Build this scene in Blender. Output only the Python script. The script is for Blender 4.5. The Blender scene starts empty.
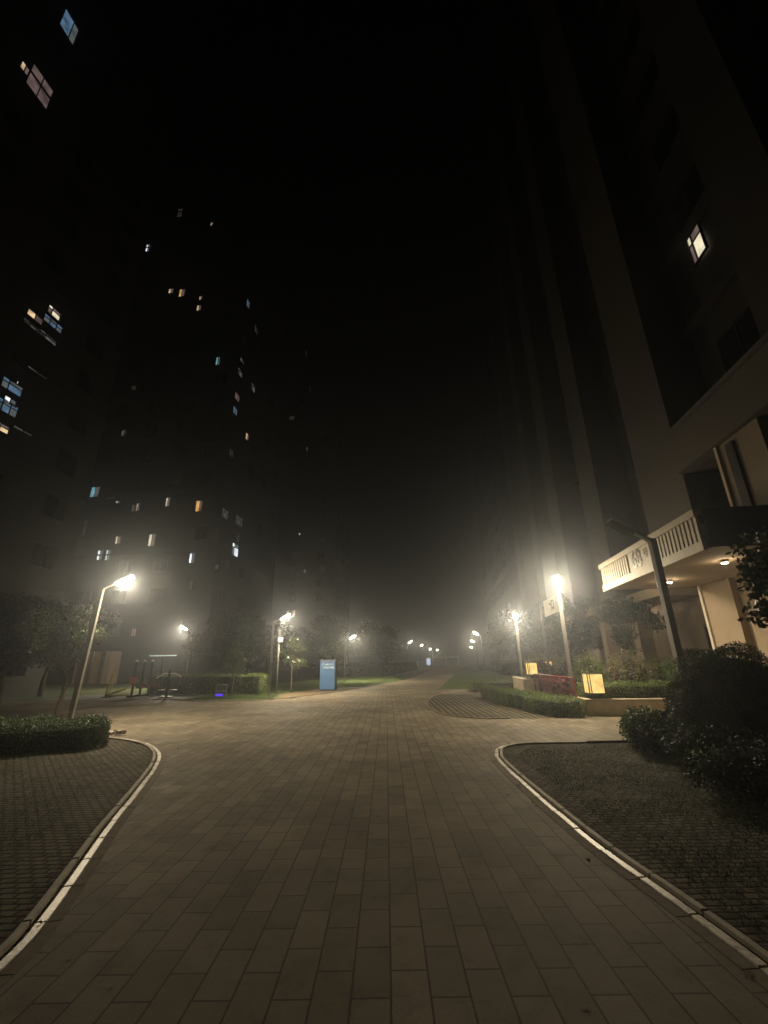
import bpy, bmesh, math, random
import numpy as np
from mathutils import Vector, Matrix
from mathutils.geometry import tessellate_polygon

rng = np.random.default_rng(7)
random.seed(7)
C = bpy.context.scene.collection
R = math.radians
# ------------------------------------------------------------------ camera model
F, H, CX, CY = 425.0, 1.6, 384.0, 512.0
PITCH, ROLL = R(19.2), R(0.9)

def ray(px, py):
    a = (px - CX) / F; b = (CY - py) / F
    c, s = math.cos(ROLL), math.sin(ROLL)
    x = a * c + b * s; y = -a * s + b * c
    return (x, math.cos(PITCH) - y * math.sin(PITCH), math.sin(PITCH) + y * math.cos(PITCH))

def G(px, py, z=0.0):
    d = ray(px, py); t = (z - H) / d[2]
    return Vector((d[0] * t, d[1] * t, z))

def AT(px, py, y):
    d = ray(px, py); t = y / d[1]
    return Vector((d[0] * t, y, H + d[2] * t))

# building grid: u runs away from the camera along the facades, v runs to the right
GA = R(7.0)
U = Vector((math.sin(GA), math.cos(GA), 0)); V = Vector((math.cos(GA), -math.sin(GA), 0)); O = Vector((6.05, 8.0, 0))
def W(s, v, z=0.0):
    return O + U * s + V * v + Vector((0, 0, z))
def LOC(p):
    q = Vector((p[0], p[1], 0)) - O
    return q.dot(U), q.dot(V)
def on_v(px, py, v0):
    d = Vector(ray(px, py)); t = (v0 + O.dot(V)) / d.dot(V)
    return LOC(d * t)[0], H + d.z * t
def on_s(px, py, s0):
    d = Vector(ray(px, py)); t = (s0 + O.dot(U)) / d.dot(U)
    return LOC(d * t)[1], H + d.z * t

# ------------------------------------------------------------------ object helpers
def tag(o, label=None, cat=None, group=None, kind=None):
    if label: o['label'] = label
    if cat: o['category'] = cat
    if group: o['group'] = group
    if kind: o['kind'] = kind
    return o

def empty(name, loc=(0, 0, 0), rz=0.0):
    o = bpy.data.objects.new(name, None); C.objects.link(o)
    o.location = loc; o.rotation_euler = (0, 0, rz)
    o.empty_display_size = 0.2
    return o

class MB:
    """collects shapes and links them as ONE mesh object"""
    def __init__(self): self.bm = bmesh.new(); self.mi = 0
    def _f(self, vs, mi=None):
        try:
            f = self.bm.faces.new(vs); f.material_index = self.mi if mi is None else mi
            return f
        except ValueError:
            return None
    def box(self, lo, hi, M=None, mi=None):
        x0, y0, z0 = lo; x1, y1, z1 = hi
        ps = [(x0,y0,z0),(x1,y0,z0),(x1,y1,z0),(x0,y1,z0),(x0,y0,z1),(x1,y0,z1),(x1,y1,z1),(x0,y1,z1)]
        vs = [self.bm.verts.new((M @ Vector(p)) if M else p) for p in ps]
        for q in ((3,2,1,0),(4,5,6,7),(0,1,5,4),(1,2,6,5),(2,3,7,6),(3,0,4,7)):
            self._f([vs[i] for i in q], mi)
        return self
    def gbox(self, s0, s1, v0, v1, z0, z1, mi=None):
        ps = [(s0,v0),(s0,v1),(s1,v1),(s1,v0)]
        lo = [self.bm.verts.new(W(a, b, z0)) for a, b in ps]; hi = [self.bm.verts.new(W(a, b, z1)) for a, b in ps]
        self._f(lo, mi); self._f(hi[::-1], mi)
        for i in range(4):
            j = (i + 1) % 4
            self._f([lo[j], lo[i], hi[i], hi[j]], mi)
        return self
    def tube(self, pts, rad, n=8, cap=True, mi=None):
        pts = [Vector(p) for p in pts]; rs = rad if isinstance(rad, (list, tuple)) else [rad] * len(pts)
        rings = []
        for i, p in enumerate(pts):
            t = (pts[min(i+1, len(pts)-1)] - pts[max(i-1, 0)])
            t = t.normalized() if t.length > 1e-9 else Vector((0, 0, 1))
            a = Vector((0, 0, 1)) if abs(t.z) < .9 else Vector((1, 0, 0))
            e1 = t.cross(a).normalized(); e2 = t.cross(e1)
            rings.append([self.bm.verts.new(p + (e1 * math.cos(k*2*math.pi/n) + e2 * math.sin(k*2*math.pi/n)) * rs[i]) for k in range(n)])
        for a, b in zip(rings, rings[1:]):
            for k in range(n):
                f = self._f([a[k], a[(k+1) % n], b[(k+1) % n], b[k]], mi)
                if f: f.smooth = n > 5
        if cap:
            self._f(rings[0][::-1], mi); self._f(rings[-1], mi)
        return self
    def prism(self, poly, z0, z1, mi=None):
        lo = [self.bm.verts.new((p[0], p[1], z0)) for p in poly]; hi = [self.bm.verts.new((p[0], p[1], z1)) for p in poly]
        self._f(lo[::-1], mi); self._f(hi, mi)
        for i in range(len(poly)):
            j = (i + 1) % len(poly); self._f([lo[i], lo[j], hi[j], hi[i]], mi)
        return self
    def ball(self, c, r, n=10, mi=None, sz=(1, 1, 1)):
        before = set(self.bm.verts)
        bmesh.ops.create_uvsphere(self.bm, u_segments=n, v_segments=max(5, n*2//3), radius=r)
        for v in self.bm.verts:
            if v not in before:
                v.co = Vector((v.co.x*sz[0], v.co.y*sz[1], v.co.z*sz[2])) + Vector(c)
                for f in v.link_faces: f.smooth = True; f.material_index = self.mi if mi is None else mi
        return self
    def build(self, name, mats, parent=None, bevel=0.0, loc=None):
        bmesh.ops.recalc_face_normals(self.bm, faces=self.bm.faces)
        me = bpy.data.meshes.new(name); self.bm.to_mesh(me); self.bm.free()
        for m in (mats if isinstance(mats, (list, tuple)) else [mats]): me.materials.append(m)
        o = bpy.data.objects.new(name, me); C.objects.link(o)
        if parent: o.parent = parent
        if loc: o.location = loc
        if bevel:
            b = o.modifiers.new('bevel', 'BEVEL'); b.width = bevel; b.segments = 2; b.limit_method = 'ANGLE'
        return o

def mesh_np(name, verts, faces, mat, parent=None, mat_idx=None):
    me = bpy.data.meshes.new(name)
    verts = np.asarray(verts, np.float32); faces = np.asarray(faces, np.int32)
    k = faces.shape[1]
    me.vertices.add(len(verts)); me.vertices.foreach_set('co', verts.ravel())
    me.loops.add(faces.size); me.loops.foreach_set('vertex_index', faces.ravel())
    me.polygons.add(len(faces)); me.polygons.foreach_set('loop_start', np.arange(0, faces.size, k, dtype=np.int32))
    me.update(calc_edges=True)
    for m in (mat if isinstance(mat, (list, tuple)) else [mat]): me.materials.append(m)
    o = bpy.data.objects.new(name, me); C.objects.link(o)
    if parent: o.parent = parent
    return o

def copy_tree(o, parent=None):
    c = o.copy(); C.objects.link(c)
    if parent is not None: c.parent = parent
    for ch in list(o.children): copy_tree(ch, c)
    return c

# ------------------------------------------------------------------ materials
def new_mat(name):
    m = bpy.data.materials.new(name); m.use_nodes = True
    nt = m.node_tree; b = nt.nodes['Principled BSDF']
    return m, nt, b

def noise(nt, scale, detail=4, rough=.6, coord='Object', vec=None):
    n = nt.nodes.new('ShaderNodeTexNoise'); n.inputs['Scale'].default_value = scale
    n.inputs['Detail'].default_value = detail; n.inputs['Roughness'].default_value = rough
    if vec is None:
        g = nt.nodes.new('ShaderNodeNewGeometry'); vec = g.outputs['Position']
    nt.links.new(vec, n.inputs['Vector']); return n

def ramp(nt, fac, stops):
    r = nt.nodes.new('ShaderNodeValToRGB'); e = r.color_ramp.elements
    while len(e) < len(stops): e.new(0.5)
    for el, (p, c) in zip(e, stops):
        el.position = p; el.color = (*c, 1)
    nt.links.new(fac, r.inputs['Fac']); return r

def mix(nt, fac, a, b, mode='MIX'):
    m = nt.nodes.new('ShaderNodeMix'); m.data_type = 'RGBA'; m.blend_type = mode
    for sock, val in ((m.inputs[0], fac), (m.inputs[6], a), (m.inputs[7], b)):
        if hasattr(val, 'links') or hasattr(val, 'is_linked'): nt.links.new(val, sock)
        elif isinstance(val, (int, float)): sock.default_value = val
        else: sock.default_value = (*val, 1)
    return m.outputs[2]

def bump(nt, b, height, strength=.5, dist=.01):
    n = nt.nodes.new('ShaderNodeBump'); n.inputs['Strength'].default_value = strength; n.inputs['Distance'].default_value = dist
    nt.links.new(height, n.inputs['Height']); nt.links.new(n.outputs[0], b.inputs['Normal']); return n

def plain(name, col, rough=.6, metal=0.0, var=.25, scale=6.0, bs=.15):
    m, nt, b = new_mat(name)
    n = noise(nt, scale, 5)
    lo = tuple(c * (1 - var) for c in col); hi = tuple(min(1, c * (1 + var)) for c in col)
    r = ramp(nt, n.outputs['Fac'], [(.3, lo), (.7, hi)])
    nt.links.new(r.outputs[0], b.inputs['Base Color'])
    b.inputs['Roughness'].default_value = rough; b.inputs['Metallic'].default_value = metal
    n2 = noise(nt, scale * 18, 3)
    bump(nt, b, n2.outputs['Fac'], bs, .003)
    return m

def emit(name, col, strength, var=0.0, scale=3.0):
    m, nt, b = new_mat(name)
    b.inputs['Base Color'].default_value = (*[c * .5 for c in col], 1)
    b.inputs['Emission Strength'].default_value = strength
    if var:
        n = noise(nt, scale, 3)
        r = ramp(nt, n.outputs['Fac'], [(.35, tuple(c * (1 - var) for c in col)), (.65, col)])
        nt.links.new(r.outputs[0], b.inputs['Emission Color'])
    else:
        b.inputs['Emission Color'].default_value = (*col, 1)
    return m

def brick_mat(name, bw, rh, mortar, c1, c2, cm, rz, rough=.75, bstr=.8, bdist=.006, dirt=None, smooth=.1, offset=.5, grain=.25, warp=0.0):
    m, nt, b = new_mat(name)
    g = nt.nodes.new('ShaderNodeNewGeometry')
    mp = nt.nodes.new('ShaderNodeMapping'); mp.inputs['Rotation'].default_value = (0, 0, rz)
    nt.links.new(g.outputs['Position'], mp.inputs['Vector'])
    vec = mp.outputs[0]
    if warp:
        nw = noise(nt, 2.2, 3); va = nt.nodes.new('ShaderNodeVectorMath'); va.operation = 'MULTIPLY_ADD'
        nt.links.new(nw.outputs['Color'], va.inputs[0]); va.inputs[1].default_value = (warp,) * 3
        nt.links.new(vec, va.inputs[2]); vec = va.outputs[0]
    br = nt.nodes.new('ShaderNodeTexBrick'); nt.links.new(vec, br.inputs['Vector'])
    br.inputs['Scale'].default_value = 1; br.inputs['Brick Width'].default_value = bw; br.inputs['Row Height'].default_value = rh
    br.inputs['Mortar Size'].default_value = mortar; br.inputs['Mortar Smooth'].default_value = smooth; br.offset = offset
    br.inputs['Bias'].default_value = 0.0
    br.inputs['Color1'].default_value = (*c1, 1); br.inputs['Color2'].default_value = (*c2, 1); br.inputs['Mortar'].default_value = (*cm, 1)
    big = noise(nt, .55, 5)
    rr = ramp(nt, big.outputs['Fac'], [(.32, (.62, .61, .58)), (.68, (1.22, 1.20, 1.15))])
    col = mix(nt, 1.0, br.outputs['Color'], rr.outputs[0], 'MULTIPLY')
    fine = noise(nt, 130, 3, .7)
    fr = ramp(nt, fine.outputs['Fac'], [(.25, (.68, .68, .68)), (.75, (1.25, 1.25, 1.25))])
    col = mix(nt, .8, col, fr.outputs[0], 'MULTIPLY')
    stain = noise(nt, 3.3, 5, .7)
    sr = ramp(nt, stain.outputs['Fac'], [(.50, (1, 1, 1)), (.66, (.58, .56, .52))])
    col = mix(nt, .7, col, sr.outputs[0], 'MULTIPLY')
    if dirt:
        dn = noise(nt, dirt[1], 6, .75)
        dr = ramp(nt, dn.outputs['Fac'], [(dirt[2], (0, 0, 0)), (dirt[2] + .08, (1, 1, 1))])
        col = mix(nt, dr.outputs[0], col, dirt[0])
    nt.links.new(col, b.inputs['Base Color'])
    b.inputs['Roughness'].default_value = rough; b.inputs['Specular IOR Level'].default_value = .22
    inv = nt.nodes.new('ShaderNodeMath'); inv.operation = 'MULTIPLY_ADD'
    nt.links.new(br.outputs['Fac'], inv.inputs[0]); inv.inputs[1].default_value = -1.0
    sc = nt.nodes.new('ShaderNodeMath'); sc.operation = 'MULTIPLY'; nt.links.new(fine.outputs['Fac'], sc.inputs[0]); sc.inputs[1].default_value = grain
    nt.links.new(sc.outputs[0], inv.inputs[2])
    bump(nt, b, inv.outputs[0], bstr, bdist)
    return m

def leaf_mat(name, c1, c2, rough=.45, scale=1.5):
    m, nt, b = new_mat(name)
    n = noise(nt, scale, 3); n2 = noise(nt, 38, 2)
    r = ramp(nt, n.outputs['Fac'], [(.3, c1), (.7, c2)])
    r2 = ramp(nt, n2.outputs['Fac'], [(.3, (.55, .55, .55)), (.7, (1.4, 1.4, 1.3))])
    col = mix(nt, 1.0, r.outputs[0], r2.outputs[0], 'MULTIPLY')
    nt.links.new(col, b.inputs['Base Color']); b.inputs['Roughness'].default_value = rough
    return m

M = {}
M['paver'] = brick_mat('paver_stone', .40, .20, .0058, (.285, .25, .19), (.195, .168, .128), (.045, .038, .029), R(90), dirt=None, rough=.72, bdist=.012, bstr=1.0, warp=.007, grain=.35)
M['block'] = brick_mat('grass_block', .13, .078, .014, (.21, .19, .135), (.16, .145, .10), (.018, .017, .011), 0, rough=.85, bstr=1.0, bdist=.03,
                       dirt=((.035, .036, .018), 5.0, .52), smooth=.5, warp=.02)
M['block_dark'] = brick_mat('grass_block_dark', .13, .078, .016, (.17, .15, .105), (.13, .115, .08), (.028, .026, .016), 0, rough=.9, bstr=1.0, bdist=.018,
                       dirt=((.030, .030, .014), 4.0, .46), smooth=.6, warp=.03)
M['block_rib'] = brick_mat('grass_block_rib', .40, .19, .045, (.22, .19, .14), (.17, .15, .11), (.022, .024, .012), R(90), rough=.85, bstr=1.0, bdist=.03,
                       dirt=((.05, .05, .025), 6.0, .6), smooth=.4, warp=.015)
def worn_paint():
    m, nt, b = new_mat('worn_kerb_stone')
    n = noise(nt, 2.6, 6, .7); n2 = noise(nt, 30, 4)
    r = ramp(nt, n.outputs['Fac'], [(.40, (.26, .23, .18)), (.56, (.85, .79, .66))])
    r2 = ramp(nt, n2.outputs['Fac'], [(.3, (.7, .7, .7)), (.7, (1.15, 1.15, 1.15))])
    nt.links.new(mix(nt, 1.0, r.outputs[0], r2.outputs[0], 'MULTIPLY'), b.inputs['Base Color'])
    b.inputs['Roughness'].default_value = .42; bump(nt, b, n2.outputs['Fac'], .5, .004); return m
M['kerb'] = worn_paint()
M['kerb_edge'] = plain('kerb_edging', (.19, .16, .12), .9, var=.25, scale=9, bs=.4)
M['kerb_inner'] = plain('kerb_inner_stone', (.36, .32, .25), .7, var=.3, scale=9, bs=.5)
M['soil'] = plain('bare_soil', (.15, .115, .07), .95, var=.4, scale=4, bs=.8)
M['ground'] = plain('ground_turf', (.05, .07, .022), .95, var=.45, scale=1.2, bs=1)
M['rubber'] = plain('playground_rubber', (.13, .15, .16), .8, var=.15, scale=3)
M['pole'] = plain('lamp_pole_paint', (.20, .19, .17), .42, .3, var=.12, scale=8, bs=.05)
M['rail_beige'] = plain('beige_railing_paint', (.46, .40, .30), .6, var=.12, scale=4, bs=.15)
M['black'] = plain('black_paint', (.018, .018, .018), .45, var=.2)
M['panel'] = plain('dark_panel', (.022, .021, .02), .6, var=.25)
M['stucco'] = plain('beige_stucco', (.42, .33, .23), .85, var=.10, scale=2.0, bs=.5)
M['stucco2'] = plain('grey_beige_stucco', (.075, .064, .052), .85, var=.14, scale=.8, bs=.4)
M['wall_dark'] = plain('shaded_tower_stucco', (.035, .031, .028), .9, var=.14, scale=.8, bs=.4)  # darker copy of the tower stucco; the recess shade is in its colour
M['loggia'] = plain('loggia_stucco', (.19, .155, .115), .85, var=.12, scale=1.5, bs=.5)
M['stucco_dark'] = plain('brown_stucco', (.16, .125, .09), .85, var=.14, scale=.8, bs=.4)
M['white'] = plain('white_enamel', (.70, .64, .54), .5, var=.08, scale=4, bs=.1)
M['tower'] = plain('tower_render', (.030, .029, .028), .85, var=.15, scale=.3, bs=.1)
M['glass_dark'] = plain('dark_glass', (.012, .013, .015), .08, var=.1, bs=0)
M['frame'] = plain('window_frame', (.018, .018, .018), .5, var=.1, bs=0)
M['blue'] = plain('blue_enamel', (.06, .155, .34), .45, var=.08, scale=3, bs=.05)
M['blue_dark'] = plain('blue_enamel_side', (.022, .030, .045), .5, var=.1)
M['ink'] = plain('white_print', (.62, .72, .78), .5, var=.05, bs=0)
M['digit'] = plain('dark_bronze', (.025, .018, .012), .4, .3, var=.1, bs=0)
M['planter'] = plain('planter_stone', (.60, .50, .36), .8, var=.2, scale=5, bs=.5)
M['cap'] = plain('planter_coping', (.48, .40, .29), .7, var=.12, scale=5, bs=.3)
M['bark'] = plain('bark', (.07, .055, .04), .9, var=.35, scale=10, bs=1)
M['twig'] = plain('hedge_twigs', (.030, .024, .014), .95, var=.3, scale=10, bs=1)
M['red'] = plain('red_paint', (.26, .03, .028), .5, var=.2)
M['maroon'] = plain('maroon_paint', (.10, .02, .018), .5, var=.2)
M['yellow'] = plain('yellow_paint', (.55, .40, .06), .45, var=.15)
M['orange'] = plain('orange_plastic', (.60, .16, .06), .5, var=.1)
M['litter'] = plain('pale_paper', (.45, .40, .36), .8, var=.3, scale=14)
M['box_green'] = leaf_mat('boxwood_leaf', (.065, .125, .028), (.11, .19, .045), .6)
M['dark_leaf'] = leaf_mat('dark_leaf', (.012, .020, .006), (.024, .036, .011), .8)
M['globe_leaf'] = leaf_mat('globe_leaf', (.035, .055, .016), (.062, .09, .026), .6)
M['glossy'] = leaf_mat('glossy_leaf', (.04, .065, .022), (.08, .10, .04), .28)
M['privet'] = leaf_mat('privet_leaf', (.09, .15, .034), (.19, .26, .07), .55)
M['photinia'] = leaf_mat('mixed_leaf', (.11, .14, .05), (.36, .27, .17), .5, 6)
M['grassblade'] = leaf_mat('grass_blade', (.065, .125, .025), (.14, .19, .05), .6, .8)
M['redleaf'] = leaf_mat('red_leaf', (.16, .03, .03), (.24, .05, .05), .5, 4)
# what gives off light
M['lens'] = emit('lamp_lens', (1.0, .83, .55), 80)
M['lens_white'] = emit('far_lamp_lens', (1.0, .88, .62), 60)
M['downlight'] = emit('downlight_lens', (1.0, .85, .6), 25)
M['lantern'] = emit('lantern_panel', (1.0, .68, .22), .85, .45, 4.0)
M['purple'] = emit('blue_tube', (.10, .03, 1.0), .8)
M['ledbar'] = emit('led_bar', (.75, 1.0, .95), .9, .3, 2)
M['farsign'] = emit('far_sign', (.65, .75, 1.0), .7)
WIN = {
    'warm': emit('window_warm', (1.0, .72, .40), .85, .6, 1.3),
    'amber': emit('window_amber', (1.0, .55, .18), .75, .5, 1.3),
    'white': emit('window_white', (.85, .92, 1.0), 1.3, .55, 1.3),
    'cream': emit('window_cream', (.95, .85, .6), .8, .5, 1.3),
    'grey': emit('window_grey', (.6, .68, .7), .13, .6, 1.6),
    'blue': emit('window_blue', (.30, .55, .85), .26, .65, 1.5),
    'cyan': emit('window_cyan', (.35, .85, 1.0), .4, .5, 1.3),
    'dim': emit('window_dim', (.6, .5, .4), .05, .6, 1.5),
    'pink': emit('window_pink', (.85, .6, .55), .16, .7, 1.5),
}

# ------------------------------------------------------------------ foliage
def leaf_quads(P, size, up=0.0, N=None, jitter=.9):
    """one four-cornered leaf per point"""
    n = len(P)
    d = rng.normal(size=(n, 3)); d[:, 2] += up
    d /= np.linalg.norm(d, axis=1, keepdims=True)
    if N is None: N = rng.normal(size=(n, 3))
    else: N = N + rng.normal(size=(n, 3)) * jitter
    b = np.cross(d, N); b /= (np.linalg.norm(b, axis=1, keepdims=True) + 1e-9)
    s = size * rng.uniform(.6, 1.35, (n, 1))
    v = np.stack([P, P + d*s*.5 + b*s*.30, P + d*s, P + d*s*.5 - b*s*.30], 1).reshape(-1, 3)
    f = np.arange(4*n).reshape(n, 4)
    return v, f

def blob_points(blobs, n, thick=.45):
    w = np.array([r[0]*r[1] + r[1]*r[2] + r[0]*r[2] for _, r in blobs]); w = w / w.sum()
    out = []
    for (c, r), k in zip(blobs, (w * n).astype(int)):
        d = rng.normal(size=(k, 3)); d /= np.linalg.norm(d, axis=1, keepdims=True)
        q = 1 - thick * rng.random((k, 1)) ** 1.6
        lump = 1 + .16 * np.sin(d[:, :1]*5 + c[0]) * np.cos(d[:, 1:2]*6 + c[1]) + .10 * np.sin(d[:, 2:3]*9 + c[0]*3)
        out.append(np.array(c) + d * q * lump * np.array(r))
    P = np.concatenate(out)
    return P[P[:, 2] > .02]

def foliage(name, blobs, n, size, mat, parent=None, up=0.0, thick=.45):
    P = blob_points(blobs, n, thick)
    v, f = leaf_quads(P, size, up)
    return mesh_np(name, v, f, mat, parent)

def tree(name, base, height, spread, label, leafmat='dark_leaf', n=7000, size=.13, trunk_r=.09, group=None, blobs=None, cat='tree', trunk_frac=.45, thick=.6):
    root = empty(name, base); tag(root, label, cat, group)
    tb = MB(); r = random.Random(int(abs(base[0]*91 + base[1]*37)))
    z1 = height * trunk_frac
    bend = [(0, 0, -.1)] + [(r.uniform(-.03, .03)*i, r.uniform(-.03, .03)*i, z1*i/4) for i in range(1, 5)]
    tb.tube(bend, [trunk_r*(1.25 - .12*i) for i in range(5)], 8)
    tip = Vector(bend[-1])
    if blobs is None:
        blobs = []
        for k in range(9):
            a = k*2.4 + r.random(); q = spread*(.25 + .55*r.random())
            zc = height*(.48 + .42*((k*5) % 9)/9)
            rr = spread*(.33 + .18*r.random())
            blobs.append(((q*math.cos(a), q*math.sin(a), zc), (rr, rr, rr*.75)))
        blobs.append(((0, 0, height*.9), (spread*.4, spread*.4, height*.12)))
    for c, rr in blobs:
        c = Vector(c); m = tip.lerp(c, .5) + Vector((r.uniform(-.1, .1), r.uniform(-.1, .1), -.08*height*.3))
        tb.tube([tip - Vector((0, 0, .15*r.random()*z1)), m, c], [trunk_r*.5, trunk_r*.28, trunk_r*.1], 5)
    tb.build('trunk', M['bark'], root)
    foliage('crown', blobs, n, size, M[leafmat], root, thick=thick)
    return root

def hedge(name, poly, h, label, leafmat, n_m2=900, size=.035, group=None, cat='hedge', z0=0.0, round_=.06):
    """a clipped hedge: a twiggy core with leaves over its faces; poly is its plan"""
    root = empty(name, (0, 0, 0)); tag(root, label, cat, group)
    poly = [Vector((p[0], p[1], 0)) for p in poly]
    ctr = sum(poly, Vector()) / len(poly)
    area = sum(a.x*b.y - b.x*a.y for a, b in zip(poly, poly[1:] + poly[:1]))
    if area < 0: poly = poly[::-1]
    core = MB(); core.prism([p + (ctr - p).normalized()*.11 for p in poly], z0 - .02, h - .07)
    core.build('twigs', M['twig'], root)
    P, N = [], []
    tris = tessellate_polygon([poly])
    for t in tris:
        a, b, c = [np.array((*poly[i][:2], 0)) for i in t]
        ar = abs(np.cross(b - a, c - a)[2]) / 2; k = int(ar * n_m2) + 1
        r1, r2 = rng.random((k, 1)), rng.random((k, 1)); s = np.sqrt(r1)
        q = (1 - s)*a + s*(1 - r2)*b + s*r2*c; q[:, 2] = h
        P.append(q); N.append(np.tile([0, 0, 1.0], (k, 1)))
    for a, b in zip(poly, poly[1:] + poly[:1]):
        L = (b - a).length; k = int(L * (h - z0) * n_m2) + 1
        t = rng.random((k, 1)); q = np.array((a.x, a.y, 0))*(1 - t) + np.array((b.x, b.y, 0))*t
        zz = z0 + (h - z0) * rng.random(k); q[:, 2] = zz
        nrm = np.array(((b - a).y, -(b - a).x, 0)) / max(L, 1e-6)
        q = q - nrm * (np.clip(zz - (h - round_), 0, 1)[:, None] * .8)
        P.append(q); N.append(np.tile(nrm, (k, 1)))
    P, N = np.concatenate(P), np.concatenate(N)
    wob = .03*np.sin(P[:, 0]*5.1 + P[:, 1]*3.3) + .025*np.sin(P[:, 1]*8.3 - P[:, 0]*2.1) + rng.normal(size=len(P))*.032 - .015
    P = P + N * wob[:, None]
    P[:, 2] = np.maximum(P[:, 2], z0 + .01)
    v, f = leaf_quads(P, size, .3, N)
    mesh_np('leaves', v, f, M[leafmat], root)
    return root

def shrub(name, base, r, hgt, label, leafmat, n=5000, size=.045, group=None, lobes=5, cat='shrub'):
    root = empty(name, base); tag(root, label, cat, group)
    rd = random.Random(int(abs(base[0]*57 + base[1]*131)))
    bl = [((0, 0, hgt*.5), (r*.86, r*.86, hgt*.52))]
    for k in range(lobes):
        a = k*2*math.pi/lobes + rd.random(); q = r*.5
        bl.append(((q*math.cos(a), q*math.sin(a), hgt*(.42 + .2*rd.random())), (r*.5, r*.5, hgt*.36)))
    k_ = .80 if lobes == 0 else .72
    tw = MB(); tw.ball((0, 0, hgt*.5 if lobes == 0 else hgt*.45), 1, 16, sz=(r*k_, r*k_, hgt*(.47 if lobes == 0 else .42)))
    for k in range(4):
        a = k*1.6; tw.tube([(0.03*math.cos(a), .03*math.sin(a), -.03), (r*.3*math.cos(a), r*.3*math.sin(a), hgt*.4)], .02, 5)
    tw.build('twigs', M['twig'], root)
    foliage('leaves', bl, n, size, M[leafmat], root, .2, thick=.28 if lobes else .12)
    return root

def grass_patch(name, poly, n_m2, blade, label_kind, zb=0.0, mat='grassblade', wid=.006):
    P = []
    poly3 = [Vector((p[0], p[1], 0)) for p in poly]
    for t in tessellate_polygon([poly3]):
        a, b, c = [np.array((*poly3[i][:2], zb)) for i in t]
        ar = abs(np.cross(b - a, c - a)[2]) / 2; k = int(ar * n_m2) + 1
        r1, r2 = rng.random((k, 1)), rng.random((k, 1)); s = np.sqrt(r1)
        P.append((1 - s)*a + s*(1 - r2)*b + s*r2*c)
    P = np.concatenate(P)
    keep = (np.sin(P[:, 0]*2.3 + np.sin(P[:, 1]*1.7)*2) * np.sin(P[:, 1]*2.9 + P[:, 0]) + rng.normal(size=len(P))*.5) > -.5
    P = P[keep]; n = len(P)
    an = rng.random(n)*6.283; L = blade*rng.uniform(.4, 1.3, n); le = rng.uniform(.2, .9, n)
    side = np.stack([-np.sin(an), np.cos(an), 0*an], 1)*wid
    tip = P + np.stack([np.cos(an)*L*le, np.sin(an)*L*le, L], 1)
    v = np.stack([P - side, P + side, tip], 1).reshape(-1, 3)
    o = mesh_np(name, v, np.arange(3*n).reshape(n, 3), M[mat])
    tag(o, kind='stuff')
    return o

# ------------------------------------------------------------------ ground, paths, kerbs
def sheet(name, poly, z, mat, label=None):
    bm = MB(); pv = [Vector((p[0], p[1], 0)) for p in poly]
    vs = [bm.bm.verts.new((p[0], p[1], z)) for p in poly]
    for t in tessellate_polygon([pv]):
        f = bm._f([vs[i] for i in t])
        if f:
            f.normal_update()
            if f.normal.z < 0: f.normal_flip()
    me = bpy.data.meshes.new(name); bm.bm.to_mesh(me); bm.bm.free(); me.materials.append(mat)
    o = bpy.data.objects.new(name, me); C.objects.link(o); o['kind'] = 'structure'
    return o

def smooth(pts, k=6):
    out = []
    n = len(pts)
    for i in range(n - 1):
        p0, p1, p2, p3 = (np.array(pts[max(i-1, 0)]), np.array(pts[i]), np.array(pts[i+1]), np.array(pts[min(i+2, n-1)]))
        for j in range(k):
            t = j / k
            out.append(tuple(.5*((2*p1) + (-p0 + p2)*t + (2*p0 - 5*p1 + 4*p2 - p3)*t*t + (-p0 + 3*p1 - 3*p2 + p3)*t**3)))
    out.append(tuple(pts[-1])); return out

sheet('ground', [(-420, -60), (420, -60), (420, 520), (-420, 520)], 0.0, M['ground'])

left_in = smooth([(-2.15, -8), (-2.15, -3), (-2.16, 0), (-2.17, 2), (-2.22, 3.1), (-2.35, 3.6), (-2.56, 4.2), (-2.92, 5.2), (-3.34, 6.5), (-3.86, 8.0), (-4.45, 9.2), (-5.3, 10.2), (-6.5, 10.9), (-9, 11.5), (-16, 12.2), (-45, 14)])
left_far = smooth([(-45, 22.5), (-20, 22.0), (-11, 21.5), (-8.6, 20.3), (-6.6, 20.1), (-5.2, 20.6), (-4.1, 22.0), (-2.1, 26.5), (-.46, 31.1), (1.5, 38.1), (3.7, 50), (6.1, 64), (10.2, 87), (16, 115), (22, 140)])
right_edge = smooth([(26, 140), (20, 112), (15, 88), (10.6, 66), (7.5, 50), (5.2, 38), (3.5, 29), (2.75, 25.4)])
bay_edge = smooth([(2.7, 22.2), (2.2, 21.3), (1.72, 19.3), (1.48, 17.6), (1.42, 16.2), (1.55, 14.8), (1.85, 13.9), (2.5, 13.25), (3.4, 13.08)])
right_in = smooth([(3.9, 9.42), (3.1, 9.42), (2.55, 9.35), (2.15, 9.05), (1.95, 8.5), (1.86, 7.9), (1.84, 6.4), (1.88, 4.6), (1.98, 3.6), (2.04, 2.6), (2.05, 0), (2.05, -8)])
path_poly = left_in + left_far + right_edge + [(12, 25.4), (12, 22.2)] + bay_edge + [(14, 13.08), (14, 9.42)] + right_in
sheet('path', path_poly, .004, M['paver'])
sheet('crossing_path', [(-14, 79), (-14, 84), (8, 84), (8, 79)], .002, M['paver'])
sheet('far_path', [(15.5, 79), (15.5, 84), (34, 84), (34, 79)], .002, M['paver'])
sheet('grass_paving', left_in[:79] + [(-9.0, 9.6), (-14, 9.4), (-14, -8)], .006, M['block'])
sheet('darker_grass_paving', right_in[::-1] + [(8, 9.42), (8, -8)], .006, M['block_dark'])  # darker blocks with more soil and grass in them
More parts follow.
